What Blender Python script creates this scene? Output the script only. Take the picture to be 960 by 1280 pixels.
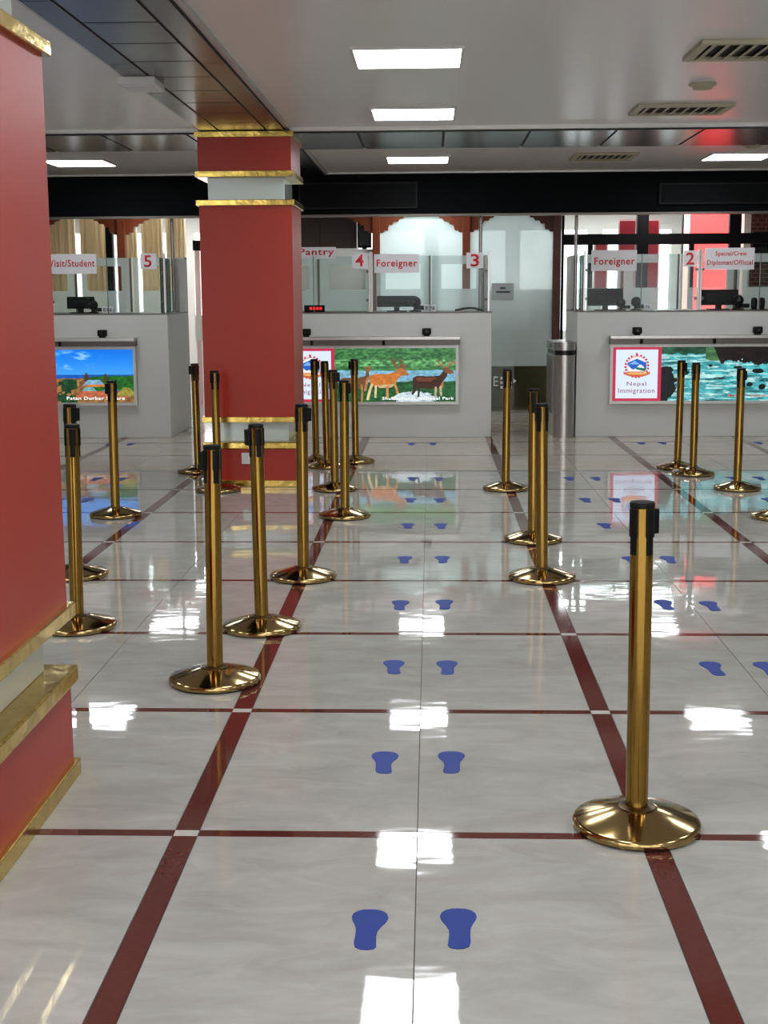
import bpy, bmesh, math, random
import numpy as np
from mathutils import Matrix, Vector
random.seed(7); rng = np.random.default_rng(7)
sc = bpy.context.scene
for o in list(bpy.data.objects): bpy.data.objects.remove(o)
COL = sc.collection

# ---------------------------------------------------------------- camera
F_PX = 1650.0
cd = bpy.data.cameras.new('camera'); cam = bpy.data.objects.new('camera', cd); COL.objects.link(cam)
cd.sensor_fit = 'VERTICAL'; cd.sensor_height = 24.0; cd.lens = F_PX / 1280 * 24.0; cd.clip_end = 200
pitch, yaw, roll = 0.1620, 0.0360, -0.0060
cp, sp, cy, sy = math.cos(pitch), math.sin(pitch), math.cos(yaw), math.sin(yaw)
fw = Vector((-sy*cp, cy*cp, -sp)); rt = Vector((cy, sy, 0)); up = rt.cross(fw)
r2 = rt*math.cos(roll) + up*math.sin(roll); u2 = up*math.cos(roll) - rt*math.sin(roll)
cam.matrix_world = Matrix(((r2.x, u2.x, -fw.x, 0), (r2.y, u2.y, -fw.y, 0), (r2.z, u2.z, -fw.z, 1.5), (0, 0, 0, 1)))
sc.camera = cam

# ---------------------------------------------------------------- world and exposure
w = bpy.data.worlds.new('world'); sc.world = w; w.use_nodes = True
w.node_tree.nodes['Background'].inputs[0].default_value = (0.95, 0.98, 1.0, 1)
w.node_tree.nodes['Background'].inputs[1].default_value = 2.2
LAMP = 9.8          # ceiling panel emission
SCREEN = 0.55       # advertising screens
sc.view_settings.view_transform = 'Standard'; sc.view_settings.look = 'None'
sc.view_settings.exposure = 1.05; sc.view_settings.gamma = 1.0
sc.view_settings.use_curve_mapping = False

# ---------------------------------------------------------------- materials
def lin(c):
    return tuple(((v/255)/12.92 if v/255 <= 0.04045 else ((v/255+0.055)/1.055)**2.4) for v in c)
M = {}
def mat(name, rgb=None, rough=0.5, metal=0.0, spec=0.5, emit=None, es=1.0, noise=0, nscale=5.0, bump=0, bscale=40.0, coat=0, trans=0, rand=0):
    m = bpy.data.materials.new(name); m.use_nodes = True; nt = m.node_tree; b = nt.nodes['Principled BSDF']
    c = lin(rgb) if rgb else (0, 0, 0)
    b.inputs['Base Color'].default_value = (*c, 1); b.inputs['Roughness'].default_value = rough
    b.inputs['Metallic'].default_value = metal; b.inputs['Specular IOR Level'].default_value = spec
    b.inputs['Coat Weight'].default_value = coat; b.inputs['Coat Roughness'].default_value = 0.1
    if emit:
        b.inputs['Emission Color'].default_value = (*lin(emit), 1); b.inputs['Emission Strength'].default_value = es
    if noise or bump or rand:
        tc = nt.nodes.new('ShaderNodeTexCoord')
    src = None
    if noise:
        n = nt.nodes.new('ShaderNodeTexNoise'); n.inputs['Scale'].default_value = nscale; n.inputs['Detail'].default_value = 6
        nt.links.new(tc.outputs['Object'], n.inputs['Vector'])
        mx = nt.nodes.new('ShaderNodeMix'); mx.data_type = 'RGBA'
        mx.inputs[6].default_value = (*[v*(1-noise) for v in c], 1); mx.inputs[7].default_value = (*[min(1, v*(1+noise)) for v in c], 1)
        nt.links.new(n.outputs['Fac'], mx.inputs[0]); nt.links.new(mx.outputs[2], b.inputs['Base Color'])
    if bump:
        n2 = nt.nodes.new('ShaderNodeTexNoise'); n2.inputs['Scale'].default_value = bscale; n2.inputs['Detail'].default_value = 4
        nt.links.new(tc.outputs['Object'], n2.inputs['Vector'])
        bp = nt.nodes.new('ShaderNodeBump'); bp.inputs['Strength'].default_value = bump; bp.inputs['Distance'].default_value = 0.01
        nt.links.new(n2.outputs['Fac'], bp.inputs['Height']); nt.links.new(bp.outputs['Normal'], b.inputs['Normal'])
    M[name] = m; return m

def marble(name, c1, c2, rough):
    m = bpy.data.materials.new(name); m.use_nodes = True; nt = m.node_tree; b = nt.nodes['Principled BSDF']
    tc = nt.nodes.new('ShaderNodeTexCoord'); oi = nt.nodes.new('ShaderNodeObjectInfo')
    ad = nt.nodes.new('ShaderNodeVectorMath'); ad.operation = 'ADD'
    sc_ = nt.nodes.new('ShaderNodeVectorMath'); sc_.operation = 'MULTIPLY'; sc_.inputs[1].default_value = (1.0, 2.2, 1)
    cx = nt.nodes.new('ShaderNodeCombineXYZ'); mu = nt.nodes.new('ShaderNodeMath'); mu.operation = 'MULTIPLY'; mu.inputs[1].default_value = 60
    nt.links.new(oi.outputs['Random'], mu.inputs[0]); nt.links.new(mu.outputs[0], cx.inputs[0]); nt.links.new(mu.outputs[0], cx.inputs[1])
    nt.links.new(tc.outputs['Object'], sc_.inputs[0]); nt.links.new(sc_.outputs[0], ad.inputs[0]); nt.links.new(cx.outputs[0], ad.inputs[1])
    n = nt.nodes.new('ShaderNodeTexNoise'); n.inputs['Scale'].default_value = 3.6; n.inputs['Detail'].default_value = 10; n.inputs['Distortion'].default_value = 0.9; n.inputs['Roughness'].default_value = 0.62
    nt.links.new(ad.outputs[0], n.inputs['Vector'])
    rp = nt.nodes.new('ShaderNodeValToRGB'); rp.color_ramp.elements[0].position = 0.3; rp.color_ramp.elements[1].position = 0.7
    rp.color_ramp.elements[0].color = (*lin(c1), 1); rp.color_ramp.elements[1].color = (*lin(c2), 1)
    nt.links.new(n.outputs['Fac'], rp.inputs[0]); nt.links.new(rp.outputs[0], b.inputs['Base Color'])
    b.inputs['Roughness'].default_value = rough; b.inputs['Specular IOR Level'].default_value = 0.5
    n2 = nt.nodes.new('ShaderNodeTexNoise'); n2.inputs['Scale'].default_value = 5.0; n2.inputs['Detail'].default_value = 1
    nt.links.new(ad.outputs[0], n2.inputs['Vector'])
    bp = nt.nodes.new('ShaderNodeBump'); bp.inputs['Strength'].default_value = 0.05; bp.inputs['Distance'].default_value = 0.01
    nt.links.new(n2.outputs['Fac'], bp.inputs['Height']); nt.links.new(bp.outputs['Normal'], b.inputs['Normal'])
    M[name] = m

marble('tile_grey', (160, 158, 152), (181, 179, 173), 0.035)
marble('tile_beige', (180, 170, 157), (198, 189, 176), 0.10)
mat('tile_red', (92, 43, 39), 0.06, noise=0.2, nscale=60)
mat('tile_white', (196, 194, 186), 0.05, noise=0.05)
mat('grout', (58, 48, 46), 0.6)
mat('joint_dark', (66, 68, 64), 0.35)
mat('red_paint', (160, 40, 22), 0.36, spec=0.38, noise=0.06, nscale=2.5, bump=0.10, bscale=260)
mat('brass', (214, 184, 98), 0.20, 1.0, noise=0.35, nscale=14, bump=0.45, bscale=11)
mat('gold', (150, 117, 56), 0.13, 1.0)
mat('gold_base', (168, 142, 94), 0.12, 1.0)
mat('gold_dark', (92, 72, 44), 0.3, 1.0)
mat('black_plastic', (9, 9, 10), 0.5, spec=0.2)
mat('black_gloss', (6, 6, 8), 0.25, spec=0.3)
mat('plaster', (200, 200, 196), 0.55, noise=0.04, nscale=3, bump=0.04, bscale=60)
mat('wall_white', (214, 211, 205), 0.7)
mat('fascia_black', (5, 7, 10), 0.55, spec=0.06)
mat('display_black', (5, 6, 9), 0.5, spec=0.08)
mat('steel', (176, 172, 168), 0.3, 1.0, noise=0.12, nscale=30)
mat('chrome', (150, 146, 144), 0.2, 1.0)
mat('alu', (190, 188, 184), 0.4, 0.6)
mat('steel_dark', (98, 92, 88), 0.38, 0.8)
mat('vent_cream', (172, 166, 142), 0.5)
mat('vent_dark', (12, 11, 10), 0.7)
mat('soffit', (50, 48, 48), 0.22, 0.75, noise=0.25, nscale=3, bump=0.03, bscale=4)
mat('soffit_edge', (44, 40, 40), 0.24, 0.75)
mat('soffit_gap', (10, 9, 9), 0.6)
mat('foot_blue', (20, 52, 136), 0.5, spec=0.2, noise=0.12, nscale=30)
mat('sign_white', (206, 203, 206), 0.45)
mat('letter_red', (196, 30, 44), 0.5)
mat('letter_dark', (60, 50, 60), 0.5)
mat('letter_white', (236, 236, 232), 0.5)
mat('paper', (176, 180, 180), 0.6)
mat('wood', (104, 46, 20), 0.42, spec=0.3, noise=0.25, nscale=12)
mat('wood_dark', (78, 34, 24), 0.45, noise=0.25, nscale=12)
mat('frame_dark', (10, 7, 8), 0.5, spec=0.12)
mat('cupboard', (40, 22, 17), 0.5, noise=0.2, nscale=8)
mat('curtain', (208, 194, 164), 0.85)
mat('olive_dark', (96, 92, 70), 0.6)
mat('poster_red', (176, 34, 52), 0.5)
mat('poster_pink', (226, 196, 196), 0.6)
mat('outlet', (214, 212, 208), 0.4)
mat('lamp_diffuser', (250, 250, 250), 0.5, emit=(246, 251, 255), es=LAMP)
mat('lamp_frame', (206, 204, 202), 0.4)
mat('red_screen', (200, 30, 30), 0.4, emit=(255, 70, 70), es=1.6)
mat('pink_screen', (230, 160, 150), 0.4, emit=(255, 190, 175), es=1.45)
mat('led_red', (120, 10, 14), 0.4, emit=(210, 30, 40), es=0.8)
mat('lightbox', (198, 208, 206), 0.12, coat=0.6)

def glass(name, tint, refl=1.0, film=0.0, filmc=(200, 220, 216)):
    m = bpy.data.materials.new(name); m.use_nodes = True; nt = m.node_tree; nt.nodes.remove(nt.nodes['Principled BSDF'])
    out = nt.nodes['Material Output']
    tr = nt.nodes.new('ShaderNodeBsdfTransparent'); tr.inputs[0].default_value = (*tint, 1)
    base = tr
    if film:
        di = nt.nodes.new('ShaderNodeBsdfDiffuse'); di.inputs[0].default_value = (*lin(filmc), 1)
        tl = nt.nodes.new('ShaderNodeBsdfTranslucent'); tl.inputs[0].default_value = (*lin(filmc), 1)
        a = nt.nodes.new('ShaderNodeMixShader'); a.inputs[0].default_value = 0.5
        nt.links.new(di.outputs[0], a.inputs[1]); nt.links.new(tl.outputs[0], a.inputs[2])
        b = nt.nodes.new('ShaderNodeMixShader'); b.inputs[0].default_value = film
        nt.links.new(tr.outputs[0], b.inputs[1]); nt.links.new(a.outputs[0], b.inputs[2]); base = b
    gl = nt.nodes.new('ShaderNodeBsdfGlossy'); gl.inputs['Roughness'].default_value = 0.02
    fr = nt.nodes.new('ShaderNodeFresnel'); fr.inputs[0].default_value = 1.25
    mu = nt.nodes.new('ShaderNodeMath'); mu.operation = 'MULTIPLY'; mu.inputs[1].default_value = refl
    nt.links.new(fr.outputs[0], mu.inputs[0])
    x = nt.nodes.new('ShaderNodeMixShader'); nt.links.new(mu.outputs[0], x.inputs[0])
    nt.links.new(base.outputs[0], x.inputs[1]); nt.links.new(gl.outputs[0], x.inputs[2]); nt.links.new(x.outputs[0], out.inputs[0])
    M[name] = m
glass('glass_clear', (0.97, 0.99, 0.985), refl=0.45)
glass('glass_edge', (0.55, 0.72, 0.68), film=0.3, filmc=(120, 150, 145))
glass('glass_frost', (0.93, 0.97, 0.96), film=0.42, filmc=(232, 243, 240))
glass('glass_frost_thick', (0.93, 0.97, 0.96), film=0.76, filmc=(226, 238, 236))
glass('glass_dim', (0.72, 0.74, 0.66))

def ceiling_mat():
    m = mat('ceiling_planks', (196, 190, 187), 0.28, spec=0.35); nt = m.node_tree; b = nt.nodes['Principled BSDF']
    tc = nt.nodes.new('ShaderNodeTexCoord'); s = nt.nodes.new('ShaderNodeSeparateXYZ'); nt.links.new(tc.outputs['Object'], s.inputs[0])
    d = nt.nodes.new('ShaderNodeMath'); d.operation = 'MULTIPLY'; d.inputs[1].default_value = 1/0.1
    fr = nt.nodes.new('ShaderNodeMath'); fr.operation = 'FRACT'
    nt.links.new(s.outputs['Y'], d.inputs[0]); nt.links.new(d.outputs[0], fr.inputs[0])
    g = nt.nodes.new('ShaderNodeMath'); g.operation = 'LESS_THAN'; g.inputs[1].default_value = 0.12
    nt.links.new(fr.outputs[0], g.inputs[0])
    b.inputs['Base Color'].default_value = (*lin((219, 213, 209)), 1)
    bp = nt.nodes.new('ShaderNodeBump'); bp.inputs['Strength'].default_value = 0.25; bp.inputs['Distance'].default_value = 0.004; bp.invert = True
    nt.links.new(g.outputs[0], bp.inputs['Height']); nt.links.new(bp.outputs['Normal'], b.inputs['Normal'])
ceiling_mat()
def curtain_mat():
    nt = M['curtain'].node_tree; b = nt.nodes['Principled BSDF']; out = nt.nodes['Material Output']
    tl = nt.nodes.new('ShaderNodeBsdfTranslucent'); tl.inputs[0].default_value = (*lin((220, 206, 180)), 1)
    x = nt.nodes.new('ShaderNodeMixShader'); x.inputs[0].default_value = 0.45
    nt.links.new(b.outputs[0], x.inputs[1]); nt.links.new(tl.outputs[0], x.inputs[2]); nt.links.new(x.outputs[0], out.inputs[0])
curtain_mat()
def brick_mat():
    m = mat('brick_wall', (110, 60, 45), 0.8); nt = m.node_tree; b = nt.nodes['Principled BSDF']
    tc = nt.nodes.new('ShaderNodeTexCoord'); mp = nt.nodes.new('ShaderNodeMapping'); mp.inputs['Rotation'].default_value = (math.pi/2, 0, 0)
    nt.links.new(tc.outputs['Object'], mp.inputs[0])
    br = nt.nodes.new('ShaderNodeTexBrick'); br.inputs['Scale'].default_value = 4.5
    br.inputs['Color1'].default_value = (*lin((88, 40, 30)), 1); br.inputs['Color2'].default_value = (*lin((60, 30, 26)), 1); br.inputs['Mortar'].default_value = (*lin((120, 100, 92)), 1)
    nt.links.new(mp.outputs[0], br.inputs['Vector']); nt.links.new(br.outputs['Color'], b.inputs['Base Color'])
brick_mat()
def screen_mat():
    m = bpy.data.materials.new('screen_picture'); m.use_nodes = True; nt = m.node_tree; b = nt.nodes['Principled BSDF']
    a = nt.nodes.new('ShaderNodeVertexColor'); a.layer_name = 'Col'
    b.inputs['Base Color'].default_value = (0.01, 0.01, 0.01, 1); b.inputs['Roughness'].default_value = 0.2; b.inputs['Specular IOR Level'].default_value = 0.12
    nt.links.new(a.outputs['Color'], b.inputs['Emission Color']); b.inputs['Emission Strength'].default_value = SCREEN
    M['screen_picture'] = m
screen_mat()
mat('screen_text_white', (230, 230, 230), 0.4, emit=(250, 250, 250), es=SCREEN)
mat('screen_text_maroon', (110, 30, 50), 0.4, emit=(130, 50, 66), es=SCREEN)
mat('screen_text_red', (150, 60, 40), 0.4, emit=(190, 86, 60), es=SCREEN)

# ---------------------------------------------------------------- mesh helpers
def bx(bm, x0, x1, y0, y1, z0, z1):
    v = [bm.verts.new(p) for p in ((x0,y0,z0),(x1,y0,z0),(x1,y1,z0),(x0,y1,z0),(x0,y0,z1),(x1,y0,z1),(x1,y1,z1),(x0,y1,z1))]
    for f in ((0,3,2,1),(4,5,6,7),(0,1,5,4),(1,2,6,5),(2,3,7,6),(3,0,4,7)): bm.faces.new([v[i] for i in f])
    return bm
def box(*a): return bx(bmesh.new(), *a)
def boxes(*l):
    bm = bmesh.new()
    for a in l: bx(bm, *a)
    return bm
def lathe(prof, seg=48, cx=0, cy=0, bm=None):
    bm = bm or bmesh.new(); rings = []
    for r, z in prof:
        if r < 1e-6: rings.append([bm.verts.new((cx, cy, z))])
        else: rings.append([bm.verts.new((cx+r*math.cos(2*math.pi*i/seg), cy+r*math.sin(2*math.pi*i/seg), z)) for i in range(seg)])
    for a, b in zip(rings, rings[1:]):
        for i in range(seg):
            j = (i+1) % seg
            if len(a) == 1 and len(b) == 1: continue
            if len(a) == 1: bm.faces.new((a[0], b[j], b[i]))
            elif len(b) == 1: bm.faces.new((a[i], a[j], b[0]))
            else: bm.faces.new((a[i], a[j], b[j], b[i]))
    return bm
def prism_xy(poly, z0, z1, bm=None):
    bm = bm or bmesh.new(); n = len(poly)
    a = [bm.verts.new((x, y, z0)) for x, y in poly]; b = [bm.verts.new((x, y, z1)) for x, y in poly]
    bm.faces.new(a[::-1]); bm.faces.new(b)
    for i in range(n): bm.faces.new((a[i], a[(i+1) % n], b[(i+1) % n], b[i]))
    return bm
def prism_xz(poly, y0, y1, bm=None):
    bm = bm or bmesh.new(); n = len(poly)
    a = [bm.verts.new((x, y0, z)) for x, z in poly]; b = [bm.verts.new((x, y1, z)) for x, z in poly]
    bm.faces.new(a); bm.faces.new(b[::-1])
    for i in range(n): bm.faces.new((a[i], b[i], b[(i+1) % n], a[(i+1) % n]))
    return bm
def arc_plate(r0, r1, a0, a1, z0, z1, seg=8, bm=None):
    pts = [(r1*math.cos(a0+(a1-a0)*i/seg), r1*math.sin(a0+(a1-a0)*i/seg)) for i in range(seg+1)]
    pts += [(r0*math.cos(a1-(a1-a0)*i/seg), r0*math.sin(a1-(a1-a0)*i/seg)) for i in range(seg+1)]
    return prism_xy(pts, z0, z1, bm)
def root_of(o):
    p = Vector((0, 0, 0))
    while o: p = p + o.location; o = o.parent
    return p
def obj(name, bm, m, parent=None, smooth=False, bevel=0, local=False):
    bmesh.ops.recalc_face_normals(bm, faces=bm.faces)
    me = bpy.data.meshes.new(name)
    if parent and not local: bmesh.ops.translate(bm, verts=bm.verts, vec=-root_of(parent))
    bm.to_mesh(me); bm.free(); me.materials.append(M[m])
    return obj_me(name, me, parent, smooth, bevel)
def obj_me(name, me, parent=None, smooth=False, bevel=0):
    o = bpy.data.objects.new(name, me); COL.objects.link(o)
    if parent: o.parent = parent
    if smooth:
        for p in me.polygons: p.use_smooth = True
        md = o.modifiers.new('edges', 'EDGE_SPLIT'); md.split_angle = math.radians(35)
    if bevel:
        md = o.modifiers.new('bevel', 'BEVEL'); md.width = bevel; md.segments = 2; md.limit_method = 'ANGLE'
    return o
def tag(o, label, cat, group=None):
    o['label'] = label; o['category'] = cat
    if group: o['group'] = group
    return o
def thing(name, label, cat, loc=(0, 0, 0), group=None):
    o = bpy.data.objects.new(name, None); COL.objects.link(o); o.location = loc; o.empty_display_size = 0.1
    return tag(o, label, cat, group)
def struct(name, bm, m, label=None, **k):
    o = obj(name, bm, m, **k); o['kind'] = 'structure'
    if label: o['label'] = label
    return o
def copy_tree(o, parent=None):
    c = o.copy(); COL.objects.link(c); c.parent = parent
    for ch in list(o.children): copy_tree(ch, c)
    return c
def lettering(body, x0, x1, z0, z1, y, m, parent, bold=0.006, name='lettering', depth=0.002):
    cu = bpy.data.curves.new('t', 'FONT'); cu.body = body; cu.size = 1; cu.offset = bold; cu.resolution_u = 3; cu.space_character = 1.11; cu.extrude = 0.0
    t = bpy.data.objects.new('t', cu); COL.objects.link(t)
    dg = bpy.context.evaluated_depsgraph_get(); me = bpy.data.meshes.new_from_object(t.evaluated_get(dg))
    bpy.data.objects.remove(t); bpy.data.curves.remove(cu)
    co = np.empty(len(me.vertices)*3); me.vertices.foreach_get('co', co); co = co.reshape(-1, 3)
    mn, mx_ = co.min(0), co.max(0); s = (co-mn)/np.maximum(mx_-mn, 1e-9)
    off = root_of(parent) if parent else Vector((0, 0, 0))
    new = np.stack([x0+s[:, 0]*(x1-x0)-off.x, np.full(len(s), y-off.y), z0+s[:, 1]*(z1-z0)-off.z], 1)
    me.vertices.foreach_set('co', new.ravel()); me.update()
    bm = bmesh.new(); bm.from_mesh(me)
    r = bmesh.ops.extrude_face_region(bm, geom=bm.faces[:])
    bmesh.ops.translate(bm, verts=[v for v in r['geom'] if isinstance(v, bmesh.types.BMVert)], vec=(0, -depth, 0))
    return obj(name, bm, m, parent, local=True)

# ================================================================= STRUCTURE
X0, W_, D_, Y0 = -0.694, 1.311, 1.124, 3.529
HALL = (-7.0, 7.0, -6.0, 17.48)
fl = struct('floor', box(-7.2, 7.2, -6.2, 27, -0.2, -0.003), 'grout')
SW, LW, G = 0.070, 0.042, 0.0015           # strip width, line width, half joint
tw = (W_-SW)/2 - 2*G; td = D_-LW-2*G
def tmesh(wx, wy, m):
    bm = box(-wx/2, wx/2, -wy/2, wy/2, -0.02, 0); me = bpy.data.meshes.new('tile'); bm.to_mesh(me); bm.free(); me.materials.append(M[m]); return me
T = {('tile', 0): tmesh(tw, td, 'tile_grey'), ('tile', 1): tmesh(tw, td, 'tile_beige'), 'line': tmesh(W_-SW-2*G, LW-2*G, 'tile_red'),
     'strip': tmesh(SW-2*G, td, 'tile_red'), 'joint': tmesh(W_-2*G, LW+0.008, 'joint_dark'), 'sq': tmesh(SW-2*G, LW-2*G, 'tile_white')}
def piece(name, me, x, y, tilt=0.0):
    o = bpy.data.objects.new(name, me); COL.objects.link(o); o.parent = fl; o.location = (x, y, 0)
    if tilt: o.rotation_euler = (random.gauss(0, tilt), random.gauss(0, tilt), 0)
for j in range(-2, 12):
    yl = Y0 + j*D_; yc = yl + D_/2
    for k in range(-4, 5):
        xs = X0 + k*W_; far = 1 if j >= 7 else 0
        piece('red_strip', T['strip'], xs, yc, 0.0004)
        if j != 7: piece('white_square', T['sq'], xs, yl)
        if k < 4:
            if j == 7: piece('joint_strip', T['joint'], xs+W_/2, yl, 0)
            else: piece('red_line', T['line'], xs+W_/2, yl, 0)
            for s in (-1, 1): piece('tile', T[('tile', far)], xs+W_/2+s*(tw/2+G), yc, 0.0005)
st = obj('tile', boxes((-7, -6.0, -6, 17.4, -0.02, -0.001), (5.93, 7, -6, 17.4, -0.02, -0.001), (-5.98, 5.9, -6, Y0-2*D_-0.03, -0.02, -0.001), (-5.98, 5.9, Y0+12*D_+0.01, 26, -0.02, -0.001)), 'tile_grey', fl); st['kind'] = 'stuff'
st.name = 'tile_margin'

ceil = struct('ceiling', box(-7.2, 7.2, -6.2, 17.48, 2.8, 2.95), 'ceiling_planks')
# dark panelled soffit bands in the ceiling
b1 = struct('trim_1', box(-1.77, -1.12, -6, 10.58, 2.768, 2.8), 'soffit_gap', label='dark metal soffit band running over the pillars')
for i in range(-7, 9):
    y = 6.36 + (i-1)*0.515
    obj('soffit_panel', box(-1.615, -1.265, y+0.008, min(y+0.507, 10.56), 2.76, 2.77), 'soffit', b1, bevel=0.002)
for y in np.arange(-1.9, 10.4, 1.56):
    for a, b in ((-1.765, -1.63), (-1.25, -1.125)):
        obj('soffit_side_panel', box(a, b, y+0.002, min(y+1.558, 10.56), 2.76, 2.77), 'soffit_edge', b1, bevel=0.002)
struct('trim_2', boxes((-1.118, -1.09, -6, 10.56, 2.775, 2.8), (-1.80, -1.772, -6, 10.56, 2.775, 2.8)), 'alu')
b2 = struct('trim_3', box(-7, 7, 10.60, 11.76, 2.768, 2.8), 'soffit_gap', label='dark metal soffit band crossing the ceiling behind the red pillar')
for i in range(20):
    x = -6.6 + i*0.67
    obj('soffit_panel', box(x+0.01, x+0.66, 10.61, 11.75, 2.757, 2.77), 'soffit', b2, bevel=0.002)
struct('trim_4', boxes((-7, 7, 10.565, 10.598, 2.77, 2.8), (-7, 7, 11.762, 11.79, 2.772, 2.8)), 'alu')
b3 = struct('trim_7', box(-1.77, -1.12, 11.80, 14.39, 2.768, 2.8), 'soffit_gap', label='dark metal soffit band running from the red pillar to the bulkhead')
for i in range(5):
    obj('soffit_panel', box(-1.615, -1.265, 11.81+i*0.515, 12.31+i*0.515, 2.76, 2.77), 'soffit', b3, bevel=0.002)
for a_, b_ in ((-1.765, -1.63), (-1.25, -1.125)): obj('soffit_side_panel', box(a_, b_, 11.81, 14.38, 2.76, 2.77), 'soffit_edge', b3, bevel=0.002)
struct('trim_8', boxes((-1.118, -1.09, 11.80, 14.39, 2.775, 2.8), (-1.80, -1.772, 11.80, 14.39, 2.775, 2.8)), 'alu')
# side and rear walls with window openings (outside the picture)
def window_wall(name, axis, at, a0, a1, n, sill, head):
    l = [(a0, a1, 0, sill), (a0, a1, head, 2.8)]; step = (a1-a0)/n
    for i in range(n+1):
        c = a0+i*step; l.append((max(a0, c-0.22), min(a1, c+0.22), sill, head))
    if axis == 'x': return struct(name, boxes(*[(at-0.1, at+0.1, p, q, r, s) for p, q, r, s in l]), 'wall_white')
    return struct(name, boxes(*[(p, q, at-0.1, at+0.1, r, s) for p, q, r, s in l]), 'wall_white')
struct('wall_left', box(-7.2, -7.0, -6.2, 17.4, 0, 2.8), 'wall_white')
struct('wall_right', box(7.0, 7.2, -6.2, 17.4, 0, 2.8), 'wall_white')
window_wall('wall_rear_windows_offscreen', 'y', -6.1, -7.0, 7.0, 4, 0.5, 2.6)
# black bulkhead over the counters
fas = struct('trim_5', box(-7, 7, 14.45, 14.55, 2.367, 2.8), 'fascia_black', label='black bulkhead hanging above the counters')
obj('edge_strip', box(-7, 7, 14.44, 14.56, 2.345, 2.366), 'steel_dark', fas)
struct('trim_6', box(-7, 7, 14.40, 14.448, 2.785, 2.8), 'alu')

# ---------------------------------------------------------------- red pillars
def pillar(label, xl, xr, yn, yf):
    cx, cy_ = (xl+xr)/2, (yn+yf)/2
    t = thing('pillar', label, 'pillar', (cx, cy_, 0), 'red pillars with brass bands')
    def sl(name, z0, z1, g, m, bev=0):
        return obj(name, box(xl-g, xr+g, yn-g, yf+g, z0, z1), m, t, bevel=bev)
    sl('brass_band', 0, 0.055, 0.018, 'brass', 0.004)
    sl('shaft', 0.055, 0.306, 0.0, 'red_paint')
    sl('brass_band', 0.306, 0.360, 0.022, 'brass', 0.008)
    sl('light_box', 0.360, 0.518, -0.062, 'lightbox', 0.004)
    sl('brass_band', 0.518, 0.563, 0.022, 'brass', 0.004)
    sl('shaft', 0.563, 2.199, 0.0, 'red_paint')
    sl('brass_band', 2.199, 2.243, 0.022, 'brass', 0.004)
    sl('light_box', 2.243, 2.415, -0.062, 'lightbox', 0.004)
    sl('brass_band', 2.415, 2.462, 0.022, 'brass', 0.004)
    sl('shaft', 2.462, 2.712, 0.0, 'red_paint')
    sl('brass_band', 2.712, 2.757, 0.022, 'brass', 0.004)
    return t
p2 = pillar('square red pillar with brass bands in front of the deer screen counter', -1.797, -1.075, 10.425, 11.145)
p1 = pillar('large square red pillar with brass bands beside the camera aisle, hiding two stanchions', -2.10, -1.135, 2.98, 3.98)
ol = thing('wall_outlet', 'small white power outlet on the low part of the red pillar', 'outlet', (-1.47, 10.425, 0.2))
obj('plate', box(-1.51, -1.43, 10.413, 10.425, 0.185, 0.275), 'outlet', ol, bevel=0.003)
obj('socket', box(-1.485, -1.455, 10.409, 10.413, 0.205, 0.255), 'lamp_frame', ol)

# ================================================================= COUNTERS
def paint(name, fn, x0, x1, z0, z1, y, nx, nz, parent):
    """flat lit picture: a fine grid whose colours come from a function of (u, v)"""
    off = root_of(parent)
    us = np.linspace(0, 1, nx+1); vs = np.linspace(0, 1, nz+1)
    U, V = np.meshgrid(us, vs)
    verts = np.stack([x0+U.ravel()*(x1-x0)-off.x, np.full(U.size, y-off.y), z0+V.ravel()*(z1-z0)-off.z], 1)
    idx = np.arange((nx+1)*(nz+1)).reshape(nz+1, nx+1)
    faces = np.stack([idx[:-1, :-1].ravel(), idx[:-1, 1:].ravel(), idx[1:, 1:].ravel(), idx[1:, :-1].ravel()], 1)
    me = bpy.data.meshes.new(name); me.from_pydata(verts.tolist(), [], faces.tolist())
    c = np.clip(fn(U.ravel(), V.ravel()), 0, 255)/255
    c = np.where(c <= 0.04045, c/12.92, ((c+0.055)/1.055)**2.4)
    at = me.color_attributes.new('Col', 'FLOAT_COLOR', 'POINT')
    at.data.foreach_set('color', np.concatenate([c, np.ones((len(c), 1))], 1).astype(np.float32).ravel())
    me.materials.append(M['screen_picture'])
    return obj_me(name, me, parent)
def inpoly(px, py, poly):
    r = np.zeros(px.shape, bool); n = len(poly)
    for i in range(n):
        x1, y1 = poly[i]; x2, y2 = poly[(i+1) % n]
        c = ((y1 > py) != (y2 > py)) & (px < (x2-x1)*(py-y1)/((y2-y1) if y2 != y1 else 1e-9)+x1)
        r ^= c
    return r
def seg(px, py, pts, w):
    r = np.zeros(px.shape, bool)
    for (x1, y1), (x2, y2) in zip(pts, pts[1:]):
        dx, dy = x2-x1, y2-y1; t = np.clip(((px-x1)*dx+(py-y1)*dy)/(dx*dx+dy*dy+1e-9), 0, 1)
        r |= np.hypot(px-x1-t*dx, py-y1-t*dy) < w
    return r
def vnoise(x, y, seed):
    r = np.random.default_rng(seed); g = r.random((64, 64))
    xi, yi = np.floor(x).astype(int), np.floor(y).astype(int); fx, fy = x-xi, y-yi
    fx, fy = fx*fx*(3-2*fx), fy*fy*(3-2*fy)
    a = g[yi % 64, xi % 64]; b = g[yi % 64, (xi+1) % 64]; c = g[(yi+1) % 64, xi % 64]; d = g[(yi+1) % 64, (xi+1) % 64]
    return (a*(1-fx)+b*fx)*(1-fy)+(c*(1-fx)+d*fx)*fy
def fbm(x, y, s): return 0.5*vnoise(x, y, s)+0.3*vnoise(x*2.1, y*2.1, s+1)+0.2*vnoise(x*4.3, y*4.3, s+2)
def ink(c, m, col):
    c[m] = col
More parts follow.
